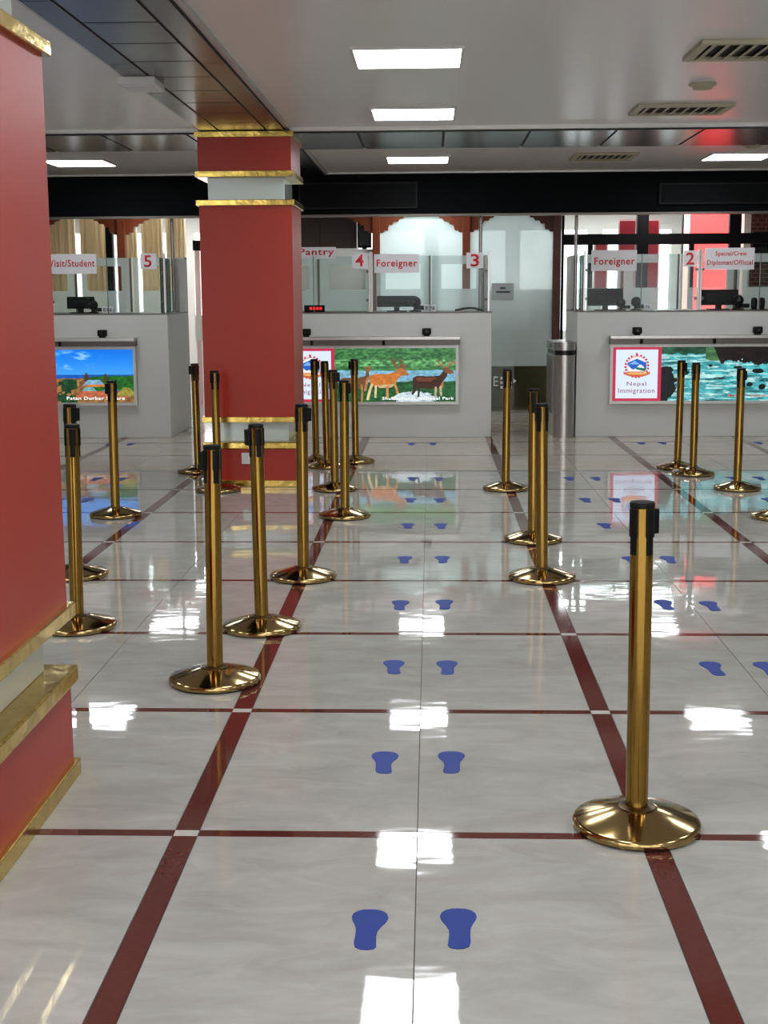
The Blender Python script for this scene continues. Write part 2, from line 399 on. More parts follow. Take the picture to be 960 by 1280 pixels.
def deer_pic(u, v):
    x, y = 200+u*682, 468-v*310            # picture units: right, down
    n = fbm(x/22, y/9, 3)[:, None]; n2 = fbm(x/60, y/16, 8)[:, None]
    c = np.array([22, 62, 34])*(1-n)+np.array([92, 150, 92])*n*1.15
    c = np.where(((y > 225) & (y < 262))[:, None], c*0.6+np.array([110, 170, 110])*0.45*n*2, c)
    riv = (y > 288+14*(n2[:, 0]-.5)) & (y < 352+26*(n2[:, 0]-.5))
    c = np.where(riv[:, None], np.array([120, 172, 196])*(0.8+0.4*n), c)
    c = np.where((y >= 352)[:, None] & ~riv[:, None], np.array([34, 84, 46])*(0.55+0.95*n), c)
    sp_ = np.hypot((x-650)/120, (y-452)/42) < 0.75+0.5*n[:, 0]
    c = np.where(sp_[:, None], np.array([196, 214, 220])*(0.8+0.35*n), c)
    c = np.ascontiguousarray(c)
    dk, br, og, tn, lt = (62, 38, 26), (104, 62, 36), (196, 116, 52), (168, 120, 76), (206, 170, 126)
    # deer standing behind
    ink(c, inpoly(x, y, [(222, 345), (250, 328), (330, 330), (375, 318), (378, 280), (392, 276), (396, 330), (372, 385), (330, 392), (240, 388), (222, 372)]), (112, 74, 48))
    ink(c, inpoly(x, y, [(368, 262), (385, 268), (408, 258), (404, 275), (396, 298), (380, 298)]), (134, 88, 56))
    ink(c, seg(x, y, [(352, 370), (356, 415), (352, 466)], 6) | seg(x, y, [(250, 380), (246, 440)], 6) | seg(x, y, [(388, 330), (372, 400)], 7), tn)
    # orange deer
    ink(c, inpoly(x, y, [(395, 322), (420, 308), (500, 306), (535, 298), (556, 286), (580, 290), (578, 318), (552, 340), (540, 372), (500, 384), (440, 382), (408, 376), (396, 350)]), og)
    ink(c, inpoly(x, y, [(548, 280), (572, 268), (600, 286), (620, 308), (612, 318), (580, 316), (556, 306)]), (176, 108, 60))
    ink(c, inpoly(x, y, [(440, 372), (540, 366), (520, 386), (450, 388)]), lt)
    ink(c, seg(x, y, [(410, 370), (396, 410), (386, 452)], 7) | seg(x, y, [(432, 378), (430, 440)], 6), (226, 196, 150))
    ink(c, seg(x, y, [(498, 378), (496, 440)], 7) | seg(x, y, [(540, 366), (556, 420)], 6), (200, 140, 86))
    for pts in ([(556, 276), (540, 250), (520, 224)], [(540, 250), (548, 222)], [(548, 262), (530, 250)], [(566, 272), (580, 250), (574, 226)], [(580, 254), (604, 264)], [(578, 262), (600, 276)]): ink(c, seg(x, y, pts, 4.5), (116, 82, 52))
    # dark stag
    ink(c, inpoly(x, y, [(640, 332), (664, 318), (740, 322), (790, 318), (812, 292), (812, 268), (838, 276), (834, 320), (812, 352), (786, 388), (740, 396), (668, 388), (644, 396), (638, 362)]), dk)
    ink(c, inpoly(x, y, [(655, 330), (740, 328), (780, 330), (740, 352), (670, 350)]), (104, 60, 40))
    ink(c, inpoly(x, y, [(810, 270), (836, 270), (868, 292), (872, 304), (846, 310), (820, 300)]), (122, 78, 52))
    ink(c, inpoly(x, y, [(786, 388), (815, 344), (812, 380), (800, 396)]), tn)
    ink(c, seg(x, y, [(648, 380), (652, 402), (640, 420)], 8) | seg(x, y, [(676, 386), (672, 440)], 6), (52, 36, 28))
    ink(c, seg(x, y, [(770, 388), (768, 436)], 6) | seg(x, y, [(796, 384), (800, 430)], 6), (186, 160, 130))
    for pts in ([(818, 268), (800, 256), (782, 240), (772, 222)], [(800, 256), (778, 258)], [(832, 268), (856, 254), (872, 226)], [(856, 254), (882, 240)], [(846, 260), (848, 236)], [(806, 258), (806, 236)]): ink(c, seg(x, y, pts, 3.6), (146, 112, 80))
    return c.astype(float)*(0.80+0.40*fbm(x/16, y/12, 91))[:, None]
def river_pic(u, v):
    n = fbm(u*16+3*v, v*16, 21); n2 = fbm(u*7+2, v*30, 31); n3 = fbm(u*26, v*10, 41)
    c = np.array([24, 96, 104])*(1-n[:, None])+np.array([96, 196, 200])*n[:, None]*1.15
    c = np.where((n2 > 0.58)[:, None], np.array([176, 226, 226]) * (0.7+0.5*n3[:, None]), c)
    c = np.where((n2 < 0.34)[:, None], c*0.55, c)
    top = (v > 0.86+0.1*(n-.5)) & (u < 0.5); c = np.where(top[:, None], np.array([30, 70, 52])*(0.5+1.1*n[:, None]), c)
    gr = (v > 0.72-0.9*(u-0.42)) & (u > 0.36) & (u < 0.52) & (v > 0.74); c = np.where(gr[:, None], np.array([70, 112, 70])*(0.5+n[:, None]), c)
    dark = (v > 0.70+0.22*(n3-.5)-0.04*np.sin(u*9)) & (u > 0.44+0.2*(0.9-v)); c = np.where(dark[:, None], np.array([26, 20, 20])*(0.5+1.2*n[:, None]), c)
    rock = (np.hypot((u-0.0)/0.16, (v-0.32)/0.44) < 0.8+0.5*(n3-.5)) ; c = np.where(rock[:, None], np.array([14, 18, 20])*(0.6+1.2*n[:, None]), c)
    for a, b, p, q in ((0.2, 0.52, .03, .04), (0.48, 0.42, .055, .018), (0.72, 0.3, .03, .05), (0.82, 0.26, .03, .06), (0.62, 0.62, .04, .03), (0.78, 0.55, .05, .05), (0.93, 0.5, .05, .07), (0.4, 0.65, .02, .03)):
        m = np.hypot((u-a)/p, (v-b)/q) < 0.8+0.7*(n3-.4); c = np.where(m[:, None], np.array([18, 24, 26]), c)
    return c
def town_pic(u, v):
    n = fbm(u*14, v*10, 51); n2 = fbm(u*40, v*24, 61)
    c = np.array([70, 160, 250])*(1-np.clip((v-.5)*2, 0, 1))[:, None]+np.array([8, 112, 226])*np.clip((v-.5)*2, 0, 1)[:, None]
    cl = np.clip((fbm(u*9+v*6, v*12-u*4, 71)-0.52)*4, 0, 1)*np.clip(1.6-2.2*np.hypot((u-.46)/.5, (v-.8)/.3), 0, 1)
    c = c*(1-cl[:, None])+np.array([190, 228, 255])*cl[:, None]
    c = np.where((v < 0.53)[:, None], np.array([24, 84, 176])*(0.85+0.3*n[:, None]), c)
    c = np.where((v < 0.455+0.05*(n-.5))[:, None], np.array([150, 108, 64])*(0.45+1.0*n2[:, None]), c)
    green = (v < 0.50+0.05*(n2-.5)-0.25*np.clip(0.72-u, 0, 1)) & (u > 0.62) & (v > 0.2); c = np.where(green[:, None], np.array([28, 92, 32])*(0.5+1.0*n2[:, None]), c)
    lg = (u < 0.52) & (v < 0.44) & (n > 0.42); c = np.where(lg[:, None], np.array([30, 66, 40])*(0.5+n2[:, None]), c)
    for a, b, s in ((.6, .5, .045), (.76, .48, .03)):
        m = (np.abs(u-a) < s*(1.0-np.abs(((v-b+.1)/.05) % 1)*.6)*(1.1-(v-b+.1)/.2)) & (v > b-.1) & (v < b+.06); c = np.where(m[:, None], np.array([70, 58, 34]), c)
    for a, b, p, q, col in ((.66, .38, .07, .05, (120, 160, 190)), (.8, .26, .05, .05, (40, 130, 220)), (.62, .25, .05, .04, (110, 170, 170)), (.72, .15, .2, .07, (176, 96, 66)), (.7, .32, .1, .02, (196, 120, 60)), (.93, .2, .06, .08, (150, 140, 60))):
        m = (np.abs(u-a)+(v-b)*.4 < p) & (np.abs(v-b) < q); c = np.where(m[:, None], np.array(col)*(0.7+0.6*n2[:, None]), c)
    return c
def emblem_pic(u, v):
    c = np.tile(np.array([214., 226., 250.]), (len(u), 1))
    brd = (u < .07) | (u > .93) | (v < .05) | (v > .95); c[brd] = (190, 44, 76)
    X, Y = (u-.5)*1.0/1.17*1.17, (v-.645)*1.15
    r = np.hypot(X, Y); th = np.arctan2(Y, X)
    disc = r < .20; c[disc] = (232, 236, 244)
    blue = disc & (Y > -.02+.05*np.sin(X*22)) & (Y < .16-.45*np.abs(X-.0)); c[blue] = (34, 92, 190)
    pk = disc & (Y > .04) & (Y < .12-.7*np.abs(X+.05)); c[pk] = (120, 170, 230)
    gr = disc & (Y > -.07-.25*X) & (Y < -.02-.15*X) & (X > -.02); c[gr] = (30, 110, 80)
    pinkm = disc & (Y < -.11); c[pinkm] = (220, 150, 110)
    ring = (np.abs(r-.235) < .020) & ((th < 1.3) | (th > 1.84)) & (np.sin(th*22) > -.35); c[ring] = (184, 44, 48)
    ring2 = (np.abs(r-.205) < .012) & (np.sin(th*30) > 0); c[ring2] = (214, 120, 90)
    fl_ = (np.abs(X) < .03) & (np.abs(Y-.25) < .035) & (X+Y*.4 < .12); c[fl_] = (200, 60, 70)
    rib = (np.abs(Y+.205-.9*X*X) < .028) & (np.abs(X) < .27); c[rib] = (200, 92, 60)
    rb2 = (np.abs(Y+.17-.5*X*X) < .012) & (np.abs(X) < .2); c[rb2] = (226, 180, 90)
    return c

CT, CF = 1.335, 14.16                       # counter top height, counter front
def screen_unit(cx, fn, title, lab, tx):
    x0, x1 = cx-0.935, cx+0.935
    t = thing('advertising_screen', lab, 'screen', (cx, CF, 0.355), 'screens set into the counter fronts')
    obj('frame', boxes((x0, x1, CF-0.045, CF-0.001, 0.955, 0.985), (x0, x1, CF-0.045, CF-0.001, 0.355, 0.385), (x0, x0+0.03, CF-0.045, CF-0.001, 0.385, 0.955), (x1-0.03, x1, CF-0.045, CF-0.001, 0.385, 0.955)), 'alu', t)
    obj('back_panel', box(x0+0.03, x1-0.03, CF-0.012, CF-0.001, 0.385, 0.955), 'black_plastic', t)
    xe = x0+0.03+0.515
    e = paint('emblem_panel', emblem_pic, x0+0.03, xe, 0.385, 0.955, CF-0.014, 120, 132, t)
    lettering('Nepal', x0+0.185, x0+0.39, 0.535, 0.588, CF-0.016, 'screen_text_maroon', e)
    lettering('Immigration', x0+0.095, x0+0.48, 0.455, 0.52, CF-0.016, 'screen_text_maroon', e)
    p = paint('picture', fn, xe, x1-0.03, 0.385, 0.955, CF-0.014, 300, 130, t)
    lettering(title[0], *tx, CF-0.016, title[1], p)
    return t
def shelf_unit(cx, lab):
    t = thing('steel_shelf', lab, 'shelf', (cx, CF, 1.0), 'steel shelves above the screens')
    obj('shelf_top', box(cx-0.95, cx+0.95, CF-0.16, CF-0.001, 1.045, 1.08), 'steel', t, bevel=0.003)
    obj('hood', box(cx-0.945, cx+0.945, CF-0.10, CF-0.001, 0.99, 1.045), 'steel_dark', t)
    for s in (-0.62, 0.14): obj('bolt', lathe([(0, 0.99), (0.014, 0.99), (0.014, 1.04)], 12, cx+s, CF-0.118), 'black_plastic', t)
    return t
def counter(cx, lab, scr, bn):
    x0, x1 = cx-1.285, cx+1.285
    t = thing('immigration_counter', lab, 'counter', (cx, CF, 0), 'white immigration counters')
    obj('body', box(x0, x1, CF, CF+1.2, 0, CT-0.012), 'plaster', t, bevel=0.006)
    obj('worktop', box(x0-0.002, x1+0.002, CF-0.004, CF+1.2, CT-0.012, CT), 'steel_dark', t)
    for k, xx in enumerate((x0, x1-0.05)):
        o = obj('end_panel', box(xx, xx+0.05, CF+0.72, CF+1.2, CT, 1.93), 'plaster', bevel=0.006)
        tag(o, 'white upright end wall on the %s end of the counter with the %s' % (('town', 'river')[k], scr), 'wall panel', 'end walls on the counters')
    for k, xx in enumerate((x0+0.085, x1-0.085)):
        o = obj('side_glass', box(xx-0.006, xx+0.006, CF+0.11, CF+0.62, CT, 1.92), 'glass_edge')
        tag(o, 'greenish side glass on the %s end of the counter with the %s' % (('town', 'river')[k], scr), 'glass', 'side glasses on the counters')
    for k, (xa, xb) in enumerate(((x0+0.09, cx-0.023), (cx+0.024, x1-0.045))):
        xm = (xa+xb)/2
        g = thing('glass_screen', 'clear glass screen on the counter with the %s, under sign %s' % (scr, bn[k]), 'glass screen', (xm, CF+0.07, CT), 'glass screens on the counters')
        obj('glass_pane', box(xa, xm-0.0035, CF+0.07, CF+0.08, CT, 1.925), 'glass_clear', g)
        obj('glass_pane', box(xm+0.0035, xb, CF+0.07, CF+0.08, CT, 1.925), 'glass_clear', g)
        obj('pane_joint', box(xm-0.0035, xm+0.0035, CF+0.066, CF+0.084, CT, 1.925), 'steel_dark', g)
        for xx in (xa-0.012, xb+0.012):
            p = obj('clamp_post', box(xx-0.011, xx+0.011, CF+0.063, CF+0.09, CT, 1.965), 'chrome', g, bevel=0.002)
            for z in (1.46, 1.76):
                obj('clamp', lathe([(0, 0), (0.016, 0), (0.016, 0.03), (0, 0.03)], 12), 'steel_dark', p, local=True).matrix_local = Matrix.Translation((xx+(0.024 if xx < xm else -0.024)-xm, 0.022, z-CT)) @ Matrix.Rotation(math.pi/2, 4, 'X')
    return t
CX = (-4.095, -0.640, 2.830)
CLAB = ('white immigration counter with booth 5 and the blue-sky town screen', 'white immigration counter with booths 4 and 3 and the deer screen', 'white immigration counter with booth 2 and the river screen')
SCR = ('town screen', 'deer screen', 'river screen'); BN = (('Visit/Student', 'five'), ('four', 'three'), ('two', 'Special/Crew'))
for cx, l, sn, bn in zip(CX, CLAB, SCR, BN): counter(cx, l, sn, bn)
screen_unit(CX[0], town_pic, ('Patan Durbar Square', 'screen_text_white'), 'lit screen showing a town under blue sky on the counter front', (-3.93, -3.30, 0.405, 0.45))
screen_unit(CX[1], deer_pic, ('Shuklaphanta National Park', 'screen_text_white'), 'lit screen showing three deer by a river on the counter front', (-0.52, 0.245, 0.395, 0.435))
screen_unit(CX[2], river_pic, ('Rafting - Bhotekoshi', 'screen_text_red'), 'lit screen showing a turquoise rapid on the counter front', (3.15, 3.66, 0.415, 0.455))
for cx, l in zip(CX, ('steel shelf over the town screen', 'long steel shelf over the deer screen', 'long steel shelf over the river screen')): shelf_unit(cx, l)
def shelf_cam(x, l):
    t = thing('shelf_camera', l, 'camera', (x, CF-0.08, 1.08), 'small black cameras on the shelves')
    obj('housing', box(x-0.048, x+0.048, CF-0.12, CF-0.045, 1.095, 1.165), 'black_plastic', t, bevel=0.012)
    obj('stand', box(x-0.03, x+0.03, CF-0.11, CF-0.06, 1.08, 1.096), 'black_plastic', t)
    obj('lens', lathe([(0, 0), (0.016, 0), (0.016, 0.006), (0, 0.006)], 16), 'black_gloss', t, local=True).matrix_local = Matrix.Translation((0, -0.04, 0.05)) @ Matrix.Rotation(math.pi/2, 4, 'X')
for x, l in ((-3.50, 'small black camera on the shelf over the town screen'), (-1.32, 'small black camera on the deer screen shelf, beside the pillar'), (-0.045, 'small black camera on the deer screen shelf, over the antlers'), (2.165, 'small black camera on the shelf over the emblem'), (3.42, 'small black camera on the shelf over the turquoise rapid')): shelf_cam(x, l)

# black boards on the bulkhead
for x0, x1, z0, z1, l in ((-1.41, -0.139, 2.42, 2.70, 'black unlit display board on the bulkhead beside the red pillar'), (2.41, 3.70, 2.44, 2.665, 'black unlit display board on the bulkhead above the Special/Crew sign')):
    t = thing('display_board', l, 'display', ((x0+x1)/2, 14.45, z0), 'display boards on the bulkhead')
    obj('casing', box(x0, x1, 14.40, 14.449, z0, z1), 'black_plastic', t, bevel=0.004)
    obj('display_face', box(x0+0.02, x1-0.02, 14.396, 14.40, z0+0.02, z1-0.02), 'display_black', t)
# steel poles
for x, l in ((-2.862, 'thin steel pole rising from the end of the town screen counter'), (0.545, 'thin steel pole rising beside the number 3 sign'), (1.59, 'thin steel pole rising from the end of the river screen counter')):
    t = thing('steel_pole', l, 'pole', (x, CF+0.66, CT), 'steel poles from the counters to the ceiling')
    obj('tube', lathe([(0, CT), (0.019, CT), (0.019, 2.8), (0, 2.8)], 16, x, CF+0.66), 'chrome', t, smooth=True)
    obj('flange', lathe([(0, CT), (0.04, CT), (0.04, CT+0.012), (0.019, CT+0.014)], 16, x, CF+0.66), 'chrome', t, smooth=True)

# signs on the glass
def sign(x0, x1, z0, z1, lines, lab, y=CF+0.062, m='letter_red'):
    t = thing('sign_plate', lab, 'sign', ((x0+x1)/2, y, z0), 'signs on the counter glass')
    obj('plate', box(x0, x1, y-0.006, y, z0, z1), 'sign_white', t)
    for s, a, b, c, d in lines: lettering(s, a, b, c, d, y-0.0062, m, t, bold=0.016)
sign(-4.13, -3.57, 1.755, 1.965, [('Visit/Student', -4.08, -3.585, 1.83, 1.905)], 'white sign reading Visit/Student in red')
sign(-3.095, -2.925, 1.80, 1.965, [('5', -3.055, -2.975, 1.822, 1.945)], 'white sign with a red number five beside the curtains')
sign(-1.56, -1.01, 1.895, 2.02, [('Pantry', -1.40, -1.03, 1.915, 2.005)], 'white sign reading Pantry in red, half cut off by the booth glass', y=CF+0.12)
sign(-0.836, -0.668, 1.79, 1.955, [('4', -0.80, -0.712, 1.815, 1.94)], 'white sign with a red number four beside the Pantry sign')
sign(-0.60, -0.125, 1.745, 1.94, [('Foreigner', -0.575, -0.145, 1.785, 1.885)], 'white sign reading Foreigner in red over the booth with the EN card')
sign(0.376, 0.555, 1.785, 1.95, [('3', 0.42, 0.51, 1.805, 1.935)], 'white sign with a red number three near the frosted door')
sign(1.69, 2.165, 1.75, 1.965, [('Foreigner', 1.72, 2.145, 1.79, 1.89)], 'white sign reading Foreigner in red by the steel pole and gate pedestal')
sign(2.655, 2.795, 1.79, 1.955, [('2', 2.68, 2.765, 1.81, 1.935)], 'white sign with a red number two before the red display')
sign(2.875, 3.39, 1.755, 1.98, [('Special/Crew', 2.985, 3.31, 1.885, 1.945), ('Diplomat/Official', 2.90, 3.375, 1.79, 1.855)], 'white sign reading Special/Crew Diplomat/Official in red')

# officers' equipment on the worktops
def monitor(x0, x1, h, y, l):
    c = (x0+x1)/2; t = thing('monitor', l, 'monitor', (c, y, CT), 'officers monitors')
    obj('housing', box(x0, x1, y-0.02, y+0.03, CT+0.05, CT+h), 'black_plastic', t, bevel=0.01)
    obj('back_bulge', box(x0+0.08, x1-0.08, y-0.05, y-0.02, CT+0.09, CT+h-0.05), 'black_plastic', t, bevel=0.012)
    obj('neck', box(c-0.03, c+0.03, y-0.02, y+0.02, CT+0.01, CT+0.05), 'black_plastic', t)
    obj('foot', box(c-0.11, c+0.11, y-0.07, y+0.08, CT, CT+0.012), 'black_plastic', t, bevel=0.005)
def face_cam(x, y, l, s=1.0):
    t = thing('face_camera', l, 'camera', (x, y, CT), 'cameras on the worktops')
    obj('base', lathe([(0, 0), (0.06*s, 0), (0.06*s, 0.012), (0.02*s, 0.02), (0.018*s, 0.05), (0, 0.05)], 24), 'black_plastic', t, smooth=True, local=True)
    bm = bmesh.new(); bmesh.ops.create_uvsphere(bm, u_segments=20, v_segments=12, radius=0.055*s); bmesh.ops.translate(bm, verts=bm.verts, vec=(0, 0, 0.09*s))
    obj('camera_head', bm, 'black_plastic', t, smooth=True, local=True)
    obj('lens', lathe([(0, 0), (0.020*s, 0), (0.022*s, 0.02), (0, 0.016)], 16), 'black_gloss', t, smooth=True, local=True).matrix_local = Matrix.Translation((-0.015, -0.04*s, 0.1*s)) @ Matrix.Rotation(math.pi/2, 4, 'X')
    obj('arm', box(0.02, 0.11*s, -0.02, 0.02, 0.02, 0.06*s), 'black_plastic', t, bevel=0.01, local=True)
def card(x0, x1, txt, l, y=CF+0.16):
    t = thing('desk_card', l, 'card', ((x0+x1)/2, y, CT), 'white cards on the worktops')
    obj('card_face', prism_xz([(x0, CT), (x1, CT), (x1, CT+0.075), (x0, CT+0.075)], y-0.004, y), 'sign_white', t)
    obj('card_back', box(x0, x1, y+0.001, y+0.04, CT, CT+0.006), 'sign_white', t)
    lettering(txt, x0+0.02, x1-0.02, CT+0.022, CT+0.056, y-0.0045, 'letter_dark', t, bold=0.008)
monitor(-3.98, -3.68, 0.18, CF+0.34, 'black monitor behind the Visit/Student glass'); face_cam(-3.66, CF+0.2, 'black camera beside the monitor behind the Visit/Student glass'); card(-3.555, -3.43, 'EN', 'white card reading EN behind the Visit/Student glass')
monitor(-0.585, -0.155, 0.17, CF+0.34, 'low black monitor under the Foreigner sign beside number three'); face_cam(-0.165, CF+0.2, 'black camera between monitor and EN card near number three', 1.1); card(-0.075, 0.055, 'EN', 'white card reading EN below number three')
monitor(1.69, 2.07, 0.235, CF+0.34, 'tall black monitor beside the steel pole and gate pedestal'); face_cam(2.03, CF+0.19, 'black round camera beside the tall monitor near the gate pedestal', 0.9); face_cam(2.20, CF+0.27, 'black camera next to the small N card', 1.0); card(2.268, 2.345, 'N', 'small white card reading N')
monitor(2.885, 3.30, 0.215, CF+0.34, 'black monitor behind the Special/Crew sign'); face_cam(3.27, CF+0.2, 'black camera behind the Special/Crew sign', 1.1)
for i, x in enumerate((3.44, 3.52)):
    t = thing('fingerprint_scanner', 'rounded black scanner %s behind the Special/Crew sign' % ('beside the camera', 'by the partition end')[i], 'scanner', (x, CF+0.2, CT), 'pair of black scanners')
    obj('body', box(x-0.034, x+0.034, CF+0.17, CF+0.23, CT, CT+0.13), 'black_plastic', t, bevel=0.028)
    obj('foot', box(x-0.03, x+0.03, CF+0.15, CF+0.25, CT, CT+0.01), 'black_plastic', t)
t = thing('led_counter_display', 'small black box with red lit digits below the Pantry sign', 'display', (-1.24, CF+0.16, CT))
obj('casing', box(-1.36, -1.14, CF+0.14, CF+0.2, CT, CT+0.075), 'black_plastic', t, bevel=0.004)
for i in range(4): obj('digit', box(-1.30+i*0.035, -1.275+i*0.035, CF+0.136, CF+0.14, CT+0.025, CT+0.055), 'led_red', t)
t = thing('cable', 'thin black curved cable lying on the worktop by number 3', 'cable', (0.42, CF+0.2, CT))
cu = bpy.data.curves.new('cable', 'CURVE'); cu.dimensions = '3D'; cu.bevel_depth = 0.012; s = cu.splines.new('BEZIER'); s.bezier_points.add(2)
for p, c in zip(s.bezier_points, ((-0.16, 0, 0.012), (0.0, 0.0, 0.035), (0.14, 0.05, 0.012))): p.co = c; p.handle_left_type = p.handle_right_type = 'AUTO'
co = bpy.data.objects.new('cord', cu); COL.objects.link(co); dg = bpy.context.evaluated_depsgraph_get(); me = bpy.data.meshes.new_from_object(co.evaluated_get(dg)); bpy.data.objects.remove(co)
me.materials.append(M['black_plastic']); obj_me('cord', me, t)

# frosted partitions behind the officers
def frost_panel(x0, x1, z0, z1, wx0, wx1, wz0, wz1, y, lab):
    t = thing('frosted_partition', lab, 'partition', ((x0+x1)/2, y, z0), 'frosted partitions behind the booths')
    obj('frosted_panel', boxes((x0, wx0, y, y+0.008, z0, z1), (wx1, x1, y, y+0.008, z0, z1), (wx0, wx1, y, y+0.008, z0, wz0), (wx0, wx1, y, y+0.008, wz1, z1)), 'glass_frost', t)
    obj('clear_window', box(wx0, wx1, y+0.001, y+0.006, wz0, wz1), 'glass_clear', t)
    obj('post', box(x1-0.012, x1+0.012, y-0.01, y+0.02, z0, z1), 'steel_dark', t)
YP = CF+1.23
for cx, nm in zip(CX, (('booth 6', 'booth 5'), ('booth 4', 'booth 3'), ('booth 2', 'the Special/Crew booth'))):
    for s, b in ((-1, nm[0]), (1, nm[1])):
        a0 = cx-1.28 if s < 0 else cx+0.0
        for h in (0, 1):
            p0 = a0+h*0.64; q0 = p0+0.64
            w0, w1 = (p0+0.12, q0-0.12) if h == 0 else (p0+0.12, q0-0.12)
            frost_panel(p0+0.013, q0-0.013, 0.0, 1.955, w0, w1, 1.58, 1.86, YP, 'frosted glass panel with a clear square behind %s, %s' % (b, 'nearer the pillar side' if h == 0 else 'nearer the river side'))

# gate pedestal beside the right counter
gx, gy = 1.415, 14.02
t = thing('gate_pedestal', 'stainless steel gate pedestal with rounded front beside the river screen counter', 'pedestal', (gx, gy, 0))
def cap_poly(r, y1): return [(gx+r*math.cos(math.pi+math.pi*i/20), gy+0.12+r*math.sin(math.pi+math.pi*i/20)) for i in range(21)] + [(gx+r, y1), (gx-r, y1)]
obj('housing', prism_xy(cap_poly(0.112, gy+0.95), 0, 0.875), 'steel', t, smooth=True)
obj('black_band', prism_xy(cap_poly(0.106, gy+0.94), 0.875, 0.925), 'black_gloss', t, smooth=True)
obj('lid', prism_xy(cap_poly(0.116, gy+0.955), 0.925, 1.01), 'steel', t, smooth=True)
obj('side_panel', box(gx-0.124, gx-0.112, gy+0.2, gy+0.85, 0.25, 0.85), 'steel_dark', t)
obj('reader_slot', box(gx-0.12, gx-0.115, gy+0.3, gy+0.6, 0.945, 0.985), 'black_gloss', t)

# ================================================================= BACK PARTITION
YB = 17.48
def bracket(x, s, z, w=0.32, h=0.19):
    p = [(0, 0), (w, 0), (w*0.94, -h*0.18), (w*0.80, -h*0.22), (w*0.74, -h*0.40), (w*0.56, -h*0.42), (w*0.50, -h*0.62), (w*0.36, -h*0.62), (w*0.32, -h), (0.06, -h), (0.04, -h*1.15), (0, -h*1.15)]
    p = [(x+s*a, z+b) for a, b in p]
    return prism_xz(p if s > 0 else p[::-1], YB-0.02, YB+0.04)
ZL = 2.53
t = thing('wooden_arcade', 'brown wooden frame with carved scalloped brackets behind the counters', 'partition', (0.46, YB, 0))
obj('lintel', box(-7, 1.69, YB-0.05, YB+0.06, ZL, ZL+0.1), 'wood', t)
for x in (-5.21, -4.04, -2.47, -0.71, 0.46, 1.63):
    dk = 'wood_dark' if x > 1 else 'wood'
    p = obj('post', box(x-0.05, x+0.05, YB-0.05, YB+0.06, 0, ZL), dk, t, bevel=0.006)
    for s in (-1, 1):
        if x > 1 and s > 0: continue
        obj('bracket', bracket(x+s*0.05, s, ZL), dk, p)
wl = struct('wall_far', boxes((-7, 7, YB-0.03, YB+0.05, ZL+0.1, 2.8)), 'wall_white')
for x0, x1, l in ((-0.66, 0.41, 'tall frosted glass panel between wooden posts behind booth 3'), (0.51, 1.58, 'frosted glass door between wooden posts beside the gate pedestal')):
    t = thing('frosted_glass_door', l, 'glass door', ((x0+x1)/2, YB, 0))
    obj('frosted_panel', box(x0, x1, YB, YB+0.012, 0.585, ZL), 'glass_frost_thick', t)
    obj('clear_panel', box(x0, x1, YB, YB+0.012, 0.012, 0.584), 'glass_dim', t)
    if x0 > 0:  # a lit sign's reflection in the glass, put in as solid white marks
        lettering('E', 0.825, 0.885, 0.32, 0.45, YB-0.001, 'letter_white', t)
        for i in range(3):
            for k in range(3): obj('glyph_block', box(0.915+i*0.055, 0.955+i*0.055, YB-0.003, YB-0.001, 0.29+k*0.06, 0.325+k*0.06), 'letter_white', t)
        obj('arrow_mark', prism_xz([(1.085, 0.36), (1.125, 0.39), (1.085, 0.42)], YB-0.003, YB-0.001), 'letter_white', t)
t = thing('paper_notice', 'grey paper notice taped to the frosted glass door', 'notice', (0.93, YB-0.002, 1.47))
obj('sheet', box(0.79, 1.075, YB-0.004, YB-0.002, 1.445, 1.66), 'paper', t)
for a, b, z in ((0.90, 0.97, 1.585), (0.85, 1.03, 1.535)): obj('print_line', box(a, b, YB-0.006, YB-0.004, z, z+0.022), 'letter_dark', t)
# dark block added behind the door to keep its lower glass dark
t = thing('added_dark_block', 'dark olive block added behind the frosted glass door to darken it', 'cabinet', (1.0, YB+0.5, 0))
obj('carcass', box(0.35, 1.70, YB+0.45, YB+0.9, 0.0, 1.55), 'olive_dark', t); obj('top', box(0.33, 1.72, YB+0.43, YB+0.92, 1.55, 1.58), 'cupboard', t)
# dark mullioned partition on the right
t = thing('dark_window_partition', 'dark framed glazed partition behind the river screen counter', 'partition', (3.6, YB, 0))
for x0, x1 in ((2.65, 2.80), (3.83, 3.98), (1.69, 1.72), (5.4, 5.55)): obj('mullion', box(x0, x1, YB-0.04, YB+0.05, 0, ZL+0.1), 'frame_dark', t)
for x0, x1 in ((1.72, 2.65), (2.80, 3.83), (3.98, 5.4)):
    obj('rail', box(x0, x1, YB-0.035, YB+0.045, 2.14, 2.275), 'frame_dark', t)
    obj('rail', box(x0, x1, YB-0.035, YB+0.045, 0, 0.9), 'wall_white' if x0 < 2 else 'frame_dark', t)
    obj('pane', box(x0, x1, YB, YB+0.008, 2.275, ZL+0.1), 'glass_clear', t)
    obj('pane', box(x0, x1, YB, YB+0.008, 0.9, 2.14), 'glass_clear', t)
for x in (2.06, 3.36): obj('mullion', box(x-0.03, x+0.03, YB-0.03, YB+0.04, 0.9, 2.14), 'frame_dark', t)
